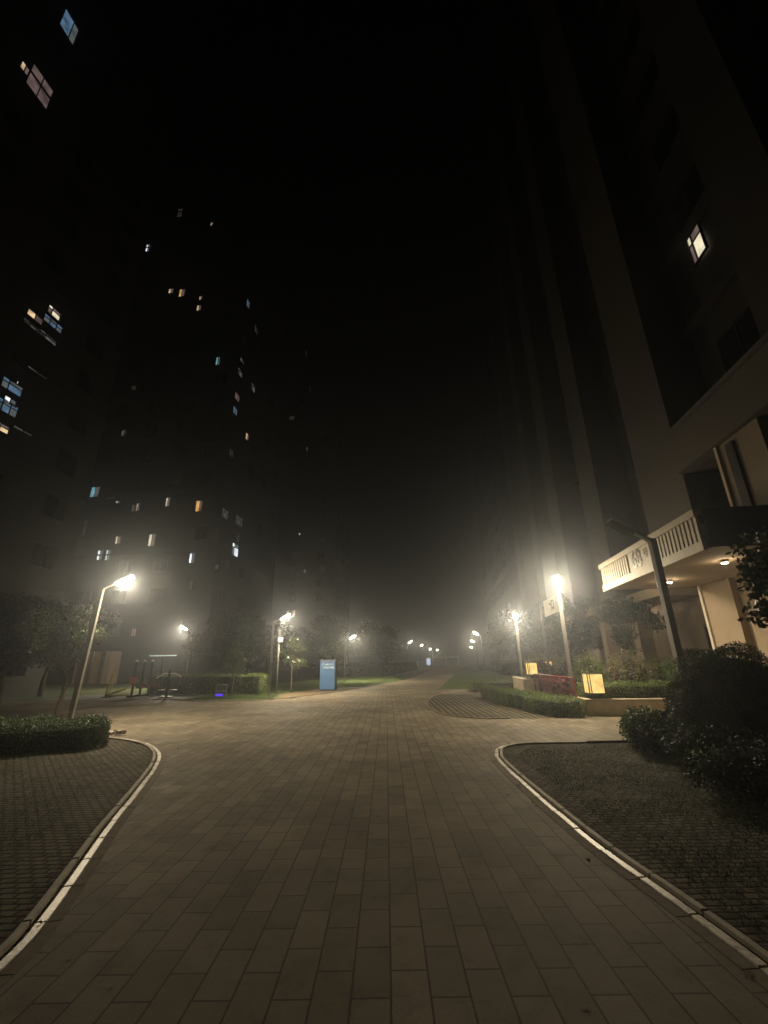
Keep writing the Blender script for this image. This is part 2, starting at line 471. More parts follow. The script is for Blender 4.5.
sheet('parking_bay', bay_edge + [(5.75, 13.08), (4.4, 22.2)], .008, M['block_rib'])
sheet('playground_floor', [(-17, 22.1), (-9.3, 21.7), (-9.3, 25.6), (-17, 25.8)], .008, M['rubber'])
sheet('soil_strip', [(-5.0, 21.2), (-4.25, 22.1), (-2.3, 26.4), (-1.2, 29.3), (-2.6, 29), (-4.4, 27.6), (-5.6, 24)], .006, M['soil'])

def offset(line, d):
    out = []
    for i, p in enumerate(line):
        a = np.array(line[max(i-1, 0)]); b = np.array(line[min(i+1, len(line)-1)])
        t = (b - a) / (np.linalg.norm(b - a) + 1e-9); out.append((p[0] - t[1]*d, p[1] + t[0]*d))
    return out

def resample(line, step):
    P = np.array(line); seg = np.linalg.norm(np.diff(P, axis=0), axis=1); cum = np.concatenate([[0], np.cumsum(seg)])
    L = np.arange(0, cum[-1], step)
    return [(np.interp(l, cum, P[:, 0]), np.interp(l, cum, P[:, 1])) for l in L]

def kerb(name, line, side, mat_main=None, double=True, z=.055, seg=.5):
    """stones laid end to end, the outer row at the edge of the paving, the inner row behind a dark gap"""
    mb = MB(); line = resample(line, .1); k = int(seg/.1)
    rows = [(-.058, .002, .016, 0), (.032, .080, .034, 2)] if double else [(.0, .08, z, 0)]
    if double: rows.append((-.15, -.060, .0085, 1))
    rr = random.Random(3)
    for d0, d1, hh, mi in rows:
        A = offset(line, d0*side); B = offset(line, d1*side)
        for i in range(0, len(line) - 1, k):
            j = min(i + k, len(line) - 1); dz = rr.uniform(-.004, .004) if mi != 1 else 0; sh = rr.uniform(-.004, .004) if mi != 1 else 0
            idx = list(range(i, j + 1))
            top, low = [], []
            for c, q in enumerate(idx):
                g_ = .006 if mi != 1 else .0015; e = g_ if c == 0 else (-g_ if c == len(idx) - 1 else 0)
                t = np.array(line[min(q+1, len(line)-1)]) - np.array(line[max(q-1, 0)]); t = t/(np.linalg.norm(t)+1e-9)
                a = (A[q][0] + t[0]*e + sh, A[q][1] + t[1]*e); b = (B[q][0] + t[0]*e + sh, B[q][1] + t[1]*e)
                top.append((mb.bm.verts.new((*a, hh + dz)), mb.bm.verts.new((*b, hh + dz))))
                low.append((mb.bm.verts.new((*a, -.02)), mb.bm.verts.new((*b, -.02))))
            for c in range(len(idx) - 1):
                mb._f([top[c][0], top[c+1][0], top[c+1][1], top[c][1]], mi)
                mb._f([low[c][0], low[c+1][0], top[c+1][0], top[c][0]], mi)
                mb._f([low[c+1][1], low[c][1], top[c][1], top[c+1][1]], mi)
            for c in (0, -1):
                mb._f([low[c][0], top[c][0], top[c][1], low[c][1]], mi)
    o = mb.build(name, [mat_main or M['kerb'], M['kerb_edge'], M['kerb_inner']], bevel=0.004)
    o['kind'] = 'structure'; return o
kerb('kerb', left_in[:85], 1)
kerb('kerb', right_in, 1)
kerb('kerb', bay_edge, 1, M['kerb_edge'], double=False, z=.03)
kerb('kerb', [(3.9, 9.42), (8, 9.42)], -1, M['kerb_edge'], double=False, z=.05)
kerb('kerb', left_far[12:80], 1, M['kerb_edge'], double=False, z=.03)

# grass: what nobody could count
grass_patch('grass', [(-5.2, 21.0), (-9.2, 21.0), (-10, 30), (-4, 46), (.5, 46), (1.2, 38.1), (-.8, 31.1), (-1.5, 29.4), (-4.5, 27.8), (-5.7, 24.2)], 700, .09, 0)
grass_patch('grass', [(3.0, 25.6), (8.5, 25.6), (11, 40), (14, 62), (10.4, 64), (7.6, 50), (5.3, 38), (3.6, 29)], 500, .08, 0)
grass_patch('grass', [(2.2, -1), (8, -1), (8, 9.3), (2.7, 9.1), (2.2, 8.3)], 1500, .022, 0, .006, wid=.0035)
grass_patch('grass', [(-2.6, -1), (-3.4, 5), (-4.6, 8), (-6.5, 9.9), (-12, 9.3), (-12, -1)], 900, .018, 0, .006, wid=.003)

# fallen leaves, thickest along the kerbs
pts = []
for line, sd in ((left_in[:80], -1), (right_in, -1)):
    A = resample(offset(line, -.16 * sd * -1), .05)
    for q in A:
        if q[1] > 1.5 and random.random() < .16: pts.append((q[0] + random.gauss(0, .10) , q[1] + random.gauss(0, .1), .013))
for k in range(70): pts.append((random.uniform(-2, 1.8), random.uniform(2, 20), .012))
v_, f_ = leaf_quads(np.array(pts), .045, 0, np.tile([0, 0, 1.0], (len(pts), 1)), .15)
v_[:, 2] = np.clip(v_[:, 2], .010, .03)
tag(mesh_np('fallen_leaves', v_, f_, plain('dry_leaf', (.16, .10, .045), .8, var=.5, scale=30)), kind='stuff')

# ------------------------------------------------------------------ street lamps
def lamp_light(root, loc, energy, col=(1.0, .82, .55), r=.09):
    ld = bpy.data.lights.new('lamp_bulb', 'POINT'); ld.energy = energy; ld.color = col; ld.shadow_soft_size = r
    o = bpy.data.objects.new('lamp_bulb', ld); C.objects.link(o); o.parent = root; o.location = loc
    return o

def make_lamp(lit=True, hgt=3.75):
    root = empty('street_lamp')
    MB().box((-.06, -.06, 0), (.06, .06, hgt)).build('pole', M['pole'], root, bevel=.008)
    b = MB(); b.box((-.15, -.15, 0), (.15, .15, .02))
    for x in (-.11, .11):
        for y in (-.11, .11): b.tube([(x, y, .02), (x, y, .05)], .012, 6)
    b.build('base_plate', M['pole'], root)
    T = Matrix.Translation((0, 0, hgt - .06)) @ Matrix.Rotation(R(-32), 4, 'Y')
    h = MB(); h.box((-.05, -.06, -.03), (.36, .06, .03), T); h.box((.361, -.11, -.03), (.88, .11, .04), T); h.build('lamp_head', M['pole'], root, bevel=.012)
    l = MB(); l.box((.39, -.10, -.09), (.86, .10, -.0305), T)
    l.build('lamp_lens', M['lens'] if lit else M['glass_dark'], root)
    return root, T @ Vector((.64, 0, -.19))

def lamp_area(root, loc, tilt, energy, col=(1.0, .82, .55)):
    ld = bpy.data.lights.new('lamp_panel', 'AREA'); ld.energy = energy; ld.color = col; ld.shape = 'RECTANGLE'; ld.size = .55; ld.size_y = .12
    o = bpy.data.objects.new('lamp_panel', ld); C.objects.link(o); o.parent = root; o.location = loc; o.rotation_euler = (0, tilt, 0)
    return o

LAMP_W = 400.0
proto, bulb = make_lamp()
dark, _ = make_lamp(lit=False)
dark.location = (5.19, 8.0, 0); dark.rotation_euler = (0, 0, R(180))
tag(dark, 'unlit grey street lamp standing in front of the numbered balcony', 'street lamp')
#      x, y, aim, scale_z, tilt, watts, label
lamps = [
    (-8.45, 12.45, 10, 1.0, 2.2, .85, 'tall lit street lamp behind the clipped hedge at the left kerb'),
    (-13.9, 31.5, 200, 1.0, 0, 2.2, 'lit street lamp behind the playground and its low hedge'),
    (-5.72, 22.3, 15, .95, 0, 1.7, 'lit street lamp beside the slim camera pole, left of the blue cabinet'),
    (-3.15, 34.5, 20, .84, 0, 2.6, 'lit street lamp on the grass just right of the blue cabinet'),
    (5.90, 14.6, 248, 1.0, 0, .85, 'lit street lamp rising behind the red rail and stone planter'),
    (8.03, 27.0, 253, 1.0, 0, 1.15, 'lit street lamp behind the low hedge with the far glowing lantern'),
    (3.2, 67.8, 30, 1.05, 0, 1.5, 'far lit street lamp over the grass left of the path, leftmost of the distant ones'),
    (5.78, 78.2, 30, 1.0, 0, 1.5, 'distant small street lamp second along the left verge'),
    (10.3, 109.7, 30, 1.0, 0, 1.5, 'distant street lamp above the pale glowing board'),
    (13.4, 121, 30, 1.0, 0, 1.5, 'distant street lamp at the end of the left verge'),
    (9.9, 46.0, 190, 1.03, 0, .6, 'street lamp by the dark trees right of the path, nearest of the distant three'),
    (13.0, 64.2, 190, 1.0, 0, .6, 'street lamp by the dark trees right of the path, middle of the distant three'),
    (19.0, 97.0, 190, 1.0, 0, .8, 'street lamp by the dark trees right of the path, farthest of the distant three'),
]
for i, (x, y, aim, sz, tilt, wf, lab) in enumerate(lamps):
    r = proto if i == 0 else copy_tree(proto)
    r.location = (x, y, 0); r.rotation_euler = (0, R(tilt), R(aim) if not tilt else R(aim)); r.scale = (1, 1, sz)
    tag(r, lab, 'street lamp', 'lit street lamps along the path')
for r in [o for o in C.objects if o.name.startswith('street_lamp') and o is not dark]:
    i = 0
    for k, a in enumerate(lamps):
        if abs(a[0] - r.location.x) < .01: i = k
    lamp_light(r, bulb, LAMP_W * .27 * lamps[i][5])
    if lamps[i][1] < 60: lamp_area(r, bulb + Vector((0, 0, .05)), R(-32), LAMP_W * .46 * lamps[i][5])

# slim pole with a small camera box beside the third lamp
cp = empty('camera_pole', (-5.83, 24.2, 0)); tag(cp, 'slim dark pole with a small pale box behind the lamp left of the cabinet', 'camera pole')
MB().tube([(0, 0, 0), (0, 0, 3.3)], .05, 8).build('pole', M['pole'], cp)
MB().box((-.02, -.16, 2.6), (.20, .02, 2.85)).build('camera_box', M['white'], cp, bevel=.01)

# ------------------------------------------------------------------ hedges, shrubs
hedge('clipped_hedge', [(-6.05, 9.5), (-5.95, 9.9), (-6.2, 10.5), (-6.9, 10.85), (-13.5, 10.6), (-13.5, 8.6), (-7.4, 8.95)], .44,
      'long low boxwood hedge with a flat clipped top before the tall left lamp', 'box_green', 3200, .034)
hedge('clipped_hedge', [(5.45, 13.0), (5.55, 13.45), (5.35, 14.2), (5.0, 16.5), (4.65, 19.0), (4.5, 20.6), (4.15, 20.4), (4.25, 17), (4.5, 14.4), (4.75, 13.1)], .46,
      'low clipped hedge ending against the stone planter beside the ribbed paving bay', 'privet', 2600, .036)
hedge('clipped_hedge', [(4.6, 23.0), (8.2, 23.0), (8.2, 25.0), (4.5, 25.0)], .48,
      'low clipped hedge at the pale cross path, below the far glowing lantern', 'privet', 700, .05)
hedge('clipped_hedge', [(-13.6, 26.0), (-6.5, 23.4), (-6.5, 25.0), (-13.6, 27.6)], .95,
      'loose waist-high hedge between the playground and the camera pole', 'privet', 600, .06)
hedge('clipped_hedge', [(5.95, 13.9), (9.2, 13.7), (9.2, 14.35), (6.0, 14.5)], .80,
      'strip of clipped hedge growing inside the stone planter behind the near lantern', 'privet', 2400, .040, z0=.40)
shrub('round_shrub', (5.6, 7.5, .0), 1.05, 1.62, 'big dark globe shrub standing before the beige wall, largest of the shrubs', 'globe_leaf', 60000, .028, lobes=0)
shrub('round_shrub', (7.1, 8.0, .0), .85, .95, 'dark rounded shrub right of the big globe shrub, against the wall', 'dark_leaf', 9000, .05)
shrub('leafy_shrub', (4.95, 9.1, .0), .48, .62, 'small bright leafy shrub at the corner of the cross path', 'privet', 7000, .045)
shrub('leafy_shrub', (4.75, 8.3, .0), .5, .45, 'low shrub in front of the bright corner shrub at the paving edge', 'dark_leaf', 5000, .045)
for i, (x, y, r, h, lab) in enumerate([
        (4.9, 7.2, .75, .62, 'low dark shrub at the foot of the big globe shrub'),
        (4.45, 5.9, .8, .6, 'low dark shrub on the dark paving, before the globe shrub foot'),
        (5.6, 5.6, .9, .8, 'dark shrub behind the nearest low shrub at the right picture edge'),
        (4.35, 4.5, .75, .5, 'nearest low dark shrub at the right picture edge'),
        (5.9, 8.9, .8, .8, 'dark shrub filling the gap between globe shrub and planter')]):
    shrub('spreading_shrub', (x, y, 0), r, h, lab, 'globe_leaf', 9000, .045, 'dark shrubs massed under the globe shrub')
shrub('flowering_shrub', (AT(628, 668, 15.3).x, 15.3, .35), .86, 1.35, 'rounded shrub with pale pinkish leaves behind the near lantern planter', 'photinia', 14000, .055, lobes=6)
shrub('rounded_shrub', (AT(588, 668, 15.9).x, 15.9, .0), .72, 1.6, 'rounded green shrub between the lit lamp and the pinkish shrub', 'privet', 8000, .055)
shrub('rounded_shrub', (AT(668, 668, 15.2).x, 15.2, .2), .75, 1.3, 'green leafy shrub just right of the pinkish shrub', 'privet', 8000, .055)
shrub('rounded_shrub', (9.3, 14.6, .0), .6, 1.25, 'small green shrub at the right end of the stone planter', 'box_green', 5000, .045)
shrub('rounded_shrub', (7.4, 21.5, .0), .9, 1.75, 'dark rounded shrub behind the two far lanterns', 'photinia', 6000, .07)
shrub('rounded_shrub', (8.3, 19.5, .0), .9, 1.6, 'green shrub behind the red rail', 'dark_leaf', 6000, .07)
# lit bits of water or litter glinting by the globe shrub are left out; small fallen leaf litter lies by the left kerb
lt = MB()
for k in range(6):
    a = random.uniform(0, 3); x = G(118, 735).x - .25 + .08*k; y = G(118, 735).y + random.uniform(-.08, .08)
    T = Matrix.Translation((x, y, .05)) @ Matrix.Rotation(a, 4, 'Z') @ Matrix.Rotation(R(20)*random.uniform(-1, 1), 4, 'X')
    lt.box((-.06, -.04, -.012), (.06, .04, .02 + .05*random.random()), T)
tag(lt.build('crumpled_paper', M['litter']), 'crumpled pale litter lying at the end of the left hedge by the kerb', 'litter')

# ------------------------------------------------------------------ planters and lanterns
def planter(name, s0, s1, v0, v1, h, label, rail=None):
    r = empty(name, (0, 0, 0)); tag(r, label, 'planter', 'stone planters')
    b = MB(); b.gbox(s0, s1, v0, v1, -.02, h - .05); b.build('body', M['planter'], r)
    b = MB(); b.gbox(s0 - .03, s1 + .03, v0 - .03, v0 + .22, h - .05, h)
    b.gbox(s0 - .03, s0 + .22, v0 + .222, v1 + .03, h - .05, h); b.build('coping', M['cap'], r, bevel=.006)
    b = MB(); b.gbox(s0 + .22, s1 - .02, v0 + .22, v1 - .02, h - .052, h - .02); b.build('soil', M['soil'], r)
    return r
s_, v_ = LOC(G(588, 716))
planter('stone_planter', s_, s_ + 2.1, v_, v_ + 3.9, .44, 'stone planter with pale coping carrying the near lantern and a hedge strip')
s2, v2 = LOC(AT(532, 676, 20.2))
planter('stone_planter', s2 - .25, s2 + 2.6, v2 - .45, v2 + 2.6, .72, 'small stone planter under the two far lanterns')

def lantern(loc, rz, size, label):
    r = empty('lantern_box', loc, rz); tag(r, label, 'lantern', 'glowing box lanterns on the planters')
    w = size / 2; h = size
    w *= .82; b = MB(); b.box((-w, -w, 0), (w, w, .03)); b.box((-w, -w, h - .015), (w, w, h))
    for x in (-w, w - .022):
        for y in (-w, w - .022): b.box((x, y, .031), (x + .022, y + .022, h - .016))
    b.box((-w + .12*size, -w - .004, .031), (-w + .12*size + .02, -w + .012, h - .016))
    b.build('frame', M['digit'], r)
    p = MB(); p.box((-w + .013, -w + .013, .032), (w - .013, w - .013, h - .017)); p.build('glowing_panel', M['lantern'], r)
    return r
lantern(tuple(AT(595, 693, 13.65) - Vector((0, 0, .02))), -R(6), .56, 'near glowing amber box lantern on the corner of the big stone planter')
lantern(tuple(AT(532.5, 675, 20.4)), -R(6), .52, 'far glowing amber box lantern left of the red rail')
lantern(tuple(AT(548, 673, 21.3)), -R(6), .52, 'small glowing lantern half hidden behind the red rail')

# red rail behind the hedge
rr = empty('red_rail', (0, 0, 0)); tag(rr, 'low red metal rail with red leaves behind the clipped hedge', 'rail')
a, b2 = W(6.1, .0 + LOC((5.85, 14.3))[1] - .05), W(10.5, -.25)
a = Vector((5.80, 14.2, 0)); b2 = Vector((5.95, 18.4, 0))
rb = MB(); rb.tube([a + Vector((0, 0, .98)), b2 + Vector((0, 0, .98))], .026, 8); rb.tube([a + Vector((0, 0, .62)), b2 + Vector((0, 0, .62))], .02, 8)
rb.build('top_rail', M['red'], rr)
for k in range(5):
    p = a.lerp(b2, k/4); MB().box((p.x - .03, p.y - .03, 0), (p.x + .03, p.y + .03, .96)).build('post', M['red'], rr)
bal = MB()
for k in range(1, 32):
    if k % 8: p = a.lerp(b2, k/32); bal.tube([(p.x, p.y, .05), (p.x, p.y, .97)], .010, 5)
bal.build('balusters', M['maroon'], rr)
hedge('red_hedge', [(5.68, 14.8), (5.9, 14.8), (6.02, 17.6), (5.8, 17.6)], .88, 'row of dark red leafed shrubs growing through the red rail', 'redleaf', 1000, .055)

# ------------------------------------------------------------------ trees
# left tree with two lit tufts beside the near lamp
tb = AT(62, 690, 14.2); tb.z = 0
def rel(px, py, y): return tuple(AT(px, py, y) - tb)
tree('young_tree', tuple(tb), 3.4, 1.5, 'young tree with two lit leafy tufts beside the tall left lamp', 'glossy', 4200, .085, .05, thick=.95,
     blobs=[(rel(42, 622, 14.0), (.62, .5, .50)), (rel(30, 628, 14.4), (.5, .4, .32)), (rel(38, 643, 13.6), (.28, .3, .22)), (rel(82, 618, 14.0), (.48, .4, .52)), (rel(92, 634, 13.5), (.5, .35, .24)), (rel(80, 640, 14), (.35, .3, .2))])
dt = [  # px, depth, height, spread, words
    (6, 19, 4.4, 2.6, 'dark bushy tree at the left picture edge beyond the hedge'),
    (46, 25, 5.0, 2.8, 'dark tree left of the pale wall behind the playground'),
    (122, 44, 5.4, 2.2, 'dark tree behind the playground posts'),
    (158, 46, 5.0, 2.3, 'dark tree behind the white lit bar of the playground'),
    (225, 29, 4.6, 2.2, 'dark tree over the blue-lit bin'),
    (250, 27, 4.2, 1.9, 'dark tree just left of the lamp with the camera pole'),
    (322, 38, 5.2, 2.6, 'dark tree behind the blue cabinet'),
    (368, 46, 5.2, 2.8, 'dark tree right of the lamp on the grass'),
    (388, 72, 6.0, 2.6, 'far dark tree left of the leftmost distant lamp'),
    (513, 44, 6.0, 2.4, 'dark tree right of the path between the distant lamps and the near lamp'),
    (500, 66, 6.4, 2.4, 'far dark tree under the distant right-hand lamps'),
    (545, 33, 5.2, 2.4, 'dark tree behind the far lanterns'),
    (573, 24, 4.6, 1.8, 'dark tree behind the lamp of the stone planter'),
]
for px, y, h, sp, lab in dt:
    b = AT(px, 668, y); b.z = 0
    tree('dark_tree', tuple(b), h, sp, lab, 'dark_leaf', 9000 if y < 40 else 6500, .15 if y < 40 else .22, .11, 'dark trees round the path', trunk_frac=.35)
b = AT(291, 690, 25.2); b.z = 0
tree('small_tree', tuple(b), 2.9, .75, 'small tree with lit leaves right of the camera pole', 'glossy', 2600, .10, .05, thick=.8)
b = AT(232, 690, 23.2); b.z = 0
tree('small_tree', tuple(b), 2.5, .7, 'thin sapling above the low hedge and blue-lit bin', 'glossy', 700, .09, .03, thick=.9)
b = AT(385, 672, 58); b.z = 0
tree('small_tree', tuple(b), 3.6, 1.3, 'small pale tree far down the left lawn', 'glossy', 1500, .2, .07, thick=.8)
# tree in front of the entrance
fb = AT(628, 680, 16.9); fb.z = 0
def rel(px, py, y): return tuple(AT(px, py, y) - fb)
tree('glossy_tree', tuple(fb), 4.2, 1.2, 'glossy leafed tree before the building entrance, under the numbered balcony', 'glossy', 5200, .11, .06, thick=.85,
     blobs=[(rel(622, 612, 16.9), (.62, .55, .55)), (rel(605, 612, 17.1), (.5, .5, .42)), (rel(638, 604, 17.1), (.5, .5, .5)), (rel(622, 634, 16.7), (.38, .4, .45)), (rel(650, 622, 17.3), (.5, .5, .4)), (rel(629, 650, 16.8), (.28, .3, .3))])
nb = Vector((5.35, 5.0, 0))
def rel(px, py, y): return tuple(AT(px, py, y) - nb)
tree('leafy_tree', tuple(nb), 3.4, 1.0, 'leafy tree reaching in from the right picture edge below the dark canopy panel', 'glossy', 3600, .075, .05, thick=.9,
     blobs=[(rel(768, 572, 5), (.25, .3, .24)), (rel(785, 560, 5), (.5, .5, .45)), (rel(757, 588, 5), (.14, .2, .12)), (rel(770, 612, 5), (.26, .3, .13)), (rel(800, 600, 5.2), (.5, .5, .5)), (rel(764, 556, 5.1), (.14, .2, .10))])
# ground-hugging hedge band closing the left lawn
hedge('clipped_hedge', [(-9, 46), (-.4, 47), (2.0, 58), (5, 74), (3.4, 75), (-10, 50)], 1.1, 'dark hedge band at the far side of the left lawn', 'dark_leaf', 60, .16)
hedge('clipped_hedge', [(11.2, 44), (13, 43.5), (17.5, 66), (15.8, 67)], 1.2, 'dark hedge along the right verge under the distant lamps', 'dark_leaf', 90, .16)

# ------------------------------------------------------------------ blue cabinet
cab = empty('blue_cabinet', (-3.83, 26.0, 0), R(-4)); tag(cab, 'tall blue metal cabinet with two lines of white print on bare soil', 'cabinet')
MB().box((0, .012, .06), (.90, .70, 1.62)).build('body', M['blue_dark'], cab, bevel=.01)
MB().box((.02, -.006, .08), (.88, .0115, 1.60)).build('front_panel', M['blue'], cab, bevel=.004)
MB().box((-.03, -.04, 1.623), (.99, .74, 1.66)).build('top_cover', M['pole'], cab)
MB().box((.03, .03, -.01), (.87, .68, .058)).build('plinth', M['black'], cab)
MB().box((.80, -.03, .80), (.83, -.007, .98)).build('handle', M['pole'], cab)

def text_mesh(body, size, name, mat, parent, M4, bold=0.0, depth=.004, sx=1.0):
    cu = bpy.data.curves.new('lettering', 'FONT'); cu.body = body; cu.size = size; cu.extrude = depth; cu.offset = bold
    cu.align_x = 'CENTER'; cu.align_y = 'CENTER'
    t = bpy.data.objects.new('tmp', cu); C.objects.link(t)
    bpy.context.view_layer.update()
    me = bpy.data.meshes.new_from_object(t.evaluated_get(bpy.context.evaluated_depsgraph_get()))
    bpy.data.objects.remove(t); bpy.data.curves.remove(cu)
    me.materials.clear(); me.materials.append(mat)
    me.transform(M4 @ Matrix.Diagonal((sx, 1, 1, 1)))
    o = bpy.data.objects.new(name, me); C.objects.link(o); o.parent = parent
    return o
up = Matrix.Rotation(R(90), 4, 'X')
# the two lines of print are too small to read: strokes of the same size and place
pr = MB(); r_ = random.Random(5)
for z, x0, x1, hh in ((1.36, .14, .74, .10), (1.19, .20, .74, .10)):
    x = x0
    while x < x1:
        w = r_.uniform(.035, .06)
        pr.box((x, -.0105, z), (x + w*.25, -.0065, z + hh)); pr.box((x + w*.25 + .002, -.0105, z + hh*r_.choice((.1, .45, .8))), (x + w, -.0065, z + hh*.15 + hh*r_.choice((.1, .45, .8)) + .004))
        if r_.random() < .6: pr.box((x + w*.8, -.0145, z + .005), (x + w, -.0107, z + hh*.9))
        x += w + .018
pr.build('print', M['ink'], cab)

# ------------------------------------------------------------------ playground
pg = 'outdoor fitness machines on the playground'
def P2(px, py, y): q = AT(px, py, y); return q
y0 = AT(105, 696, 23.6); y0.z = 0
yt = empty('yellow_trainer', tuple(y0)); tag(yt, 'yellow slanting bar trainer at the left of the playground', 'fitness machine', pg)
MB().tube([(0, 0, 0), (.22, 0, 1.1)], .045, 8).tube([(.1, 0, .0), (.42, .05, 1.1)], .03, 8).build('handle_bars', M['yellow'], yt)
MB().tube([(0, 0, .08), (1.1, -.1, .42)], .05, 8).tube([(0, .3, .05), (1.2, .2, .10)], .045, 8).build('foot_beam', M['yellow'], yt)
MB().box((-.12, -.1, 0), (.12, .4, .04)).build('base_plate', M['black'], yt)
def station(px, y, label, orange=False, h=1.72):
    b = AT(px, 698, y); b.z = 0
    s = empty('fitness_station', tuple(b)); tag(s, label, 'fitness machine', pg)
    MB().tube([(0, 0, 0), (0, 0, h)], .06, 10).build('post', M['black'], s)
    MB().ball((0, 0, h + .02), .075, 10).build('post_cap', M['white'], s)
    m = MB(); m.box((-.16, -.18, 0), (.16, .18, .10)); m.build('foot_block', M['black'], s)
    m = MB(); m.tube([(0, 0, 1.05), (.32, -.1, .95), (.42, -.1, .55)], .03, 8); m.tube([(0, 0, .6), (.38, -.05, .5)], .03, 8)
    m.build('swing_arm', M['maroon'], s)
    MB().box((.30, -.22, .42), (.52, .05, .54)).build('pedal', M['maroon'], s)
    if orange: MB().box((-.17, -.10, .62), (.13, -.07, .95)).build('notice_board', M['orange'], s)
    return s
station(131, 23.3, 'fitness post with an orange notice board and a pale cap', True)
station(139, 24.0, 'fitness post with a pale cap, second from the orange board')
station(147, 24.4, 'maroon fitness post with a pale cap under the white lit bar')
tw_ = AT(166, 699, 22.9); tw_.z = 0
tw = empty('twist_machine', tuple(tw_)); tag(tw, 'dark spinner machine with a pale top bar in front of the hedge', 'fitness machine', pg)
MB().tube([(0, 0, 0), (0, 0, 1.3)], .06, 10).build('post', M['black'], tw)
MB().tube([(-.62, 0, .90), (-.3, 0, 1.12), (.3, 0, 1.12), (.62, 0, .95)], .028, 8).build('top_bar', M['white'], tw)
m = MB()
for sx in (-1, 1): m.tube([(0, 0, .25), (sx*.5, 0, .28), (sx*.55, 0, .9)], .028, 8); m.tube([(sx*.3, 0, .32), (sx*.3, 0, .36)], .18, 14)
m.build('spinner_arms', M['maroon'], tw); MB().box((-.28, -.18, 0), (.28, .18, .06)).build('foot_block', M['black'], tw)
sc_ = AT(158, 690, 25.3); sc_.z = 0
sl = empty('lit_canopy', tuple(sc_)); tag(sl, 'slim post carrying a flat bluish-white lit bar over the playground', 'canopy lamp')
MB().tube([(0, 0, 0), (0, 0, 1.98)], .045, 8).build('post', M['black'], sl)
MB().box((-.72, -.16, 2.03), (.72, .16, 2.06)).build('canopy_plate', M['white'], sl)
MB().box((-.70, -.14, 1.995), (.70, .14, 2.027)).build('light_bar', M['ledbar'], sl)
bl = AT(221, 695, 21.6); bl.z = 0
bn = empty('litter_bin', tuple(bl)); tag(bn, 'small wire bin with a violet-blue light at its foot, in front of the hedge', 'bin')
m = MB()
for k in range(14):
    a = k*2*math.pi/14; m.tube([(.24*math.cos(a), .24*math.sin(a), .02), (.27*math.cos(a), .27*math.sin(a), .62)], .008, 4)
for z in (.04, .33, .62): m.tube([(.26*math.cos(k*.5236), .26*math.sin(k*.5236), z) for k in range(13)], .010, 5, cap=False)
m.build('wire_basket', M['pole'], bn)
MB().box((-.16, -.27, .14), (.16, -.22, .22)).build('blue_light', M['purple'], bn)

# ------------------------------------------------------------------ windows
_win_cache = {}
def window_mesh(kind, w, h, style):
    key = (kind, round(w, 1), round(h, 1), style)
    if key in _win_cache: return _win_cache[key]
    mb = MB(); t = .05
    # local: x across, y outward(-), z up; frame bars and panes
    mb.box((-w/2, -.05, -h/2), (w/2, .02, -h/2 + t), mi=0); mb.box((-w/2, -.05, h/2 - t), (w/2, .02, h/2), mi=0)
    for x in (-w/2, w/2 - t): mb.box((x, -.05, -h/2 + t + .001), (x + t, .02, h/2 - t - .001), mi=0)
    cols = {0: [0.5], 1: [.33], 2: [.62], 3: [.33, .66]}[style]
    xs = [-w/2 + t] + [-w/2 + w*c for c in cols] + [w/2 - t]
    for c in cols: mb.box((-w/2 + w*c - t/2, -.045, -h/2 + t + .001), (-w/2 + w*c + t/2, .02, h/2 - t - .001), mi=0)
    zb = h/2 - t - (h*.28 if style in (1, 3) else 0)
    if style in (1, 3): mb.box((-w/2 + t + .001, -.04, zb - t/2), (w/2 - t - .001, .01, zb + t/2), mi=0)
    for i, (a, b) in enumerate(zip(xs, xs[1:])):
        dimmed = 2 if (kind != 'off' and (i + style) % 2) else 1
        mb.box((a + .01, -.015, -h/2 + t + .002), (b - .03, -.005, (zb if style in (1, 3) else h/2 - t) - .03), mi=dimmed)
        if style in (1, 3): mb.box((a + .01, -.015, zb + .03), (b - .03, -.005, h/2 - t - .002), mi=1 if dimmed == 2 else 2)
    bmesh.ops.recalc_face_normals(mb.bm, faces=mb.bm.faces)
    me = bpy.data.meshes.new('window'); mb.bm.to_mesh(me); mb.bm.free()
    me.materials.append(M['frame'])
    if kind == 'off':
        me.materials.append(M['glass_dark']); me.materials.append(M['glass_dark'])
    else:
        me.materials.append(WIN[kind]); me.materials.append(WIN['dim'] if kind in ('grey', 'dim') else WIN['grey' if kind in ('white', 'blue', 'cyan') else 'pink'])
    _win_cache[key] = me; return me

def add_window(parent, s, v, z, face, kind, w, h, style):
    """face: 'L' looks to -v, 'R' looks to +v, 'F' looks to -s"""
    o = bpy.data.objects.new('window', window_mesh(kind, w, h, style)); C.objects.link(o); o.parent = parent
    o.location = W(s, v, z); rz = {'F': 0, 'R': R(90), 'L': R(-90)}[face]
    o.rotation_euler = (0, 0, rz - GA)
    return o

def unlit(parent, cells, taken, face, w, h, limit):
    rest = MB(); n = 0
    def far(c): return all(abs(c[0]-t[0]) > w*.9+t[2]*.5 or abs(c[1]-t[1]) > 2.0 for t in taken)
    cells = [c for c in cells if far(c)]
    cells.sort(key=lambda c: (W(c[2], c[3], c[1]) - Vector((0, 0, H))).length)
    for c in cells:
        if n < limit:
            add_window(parent, c[2], c[3], c[1], face, 'off', w, h, 0); n += 1
        else:
            s, v, z = c[2], c[3], c[1]
            if face == 'F': rest.gbox(s - .04, s - .005, v - w/2, v + w/2, z - h/2, z + h/2)
            elif face == 'R': rest.gbox(s - w/2, s + w/2, v + .005, v + .04, z - h/2, z + h/2)
            else: rest.gbox(s - w/2, s + w/2, v - .04, v - .005, z - h/2, z + h/2)
    return rest

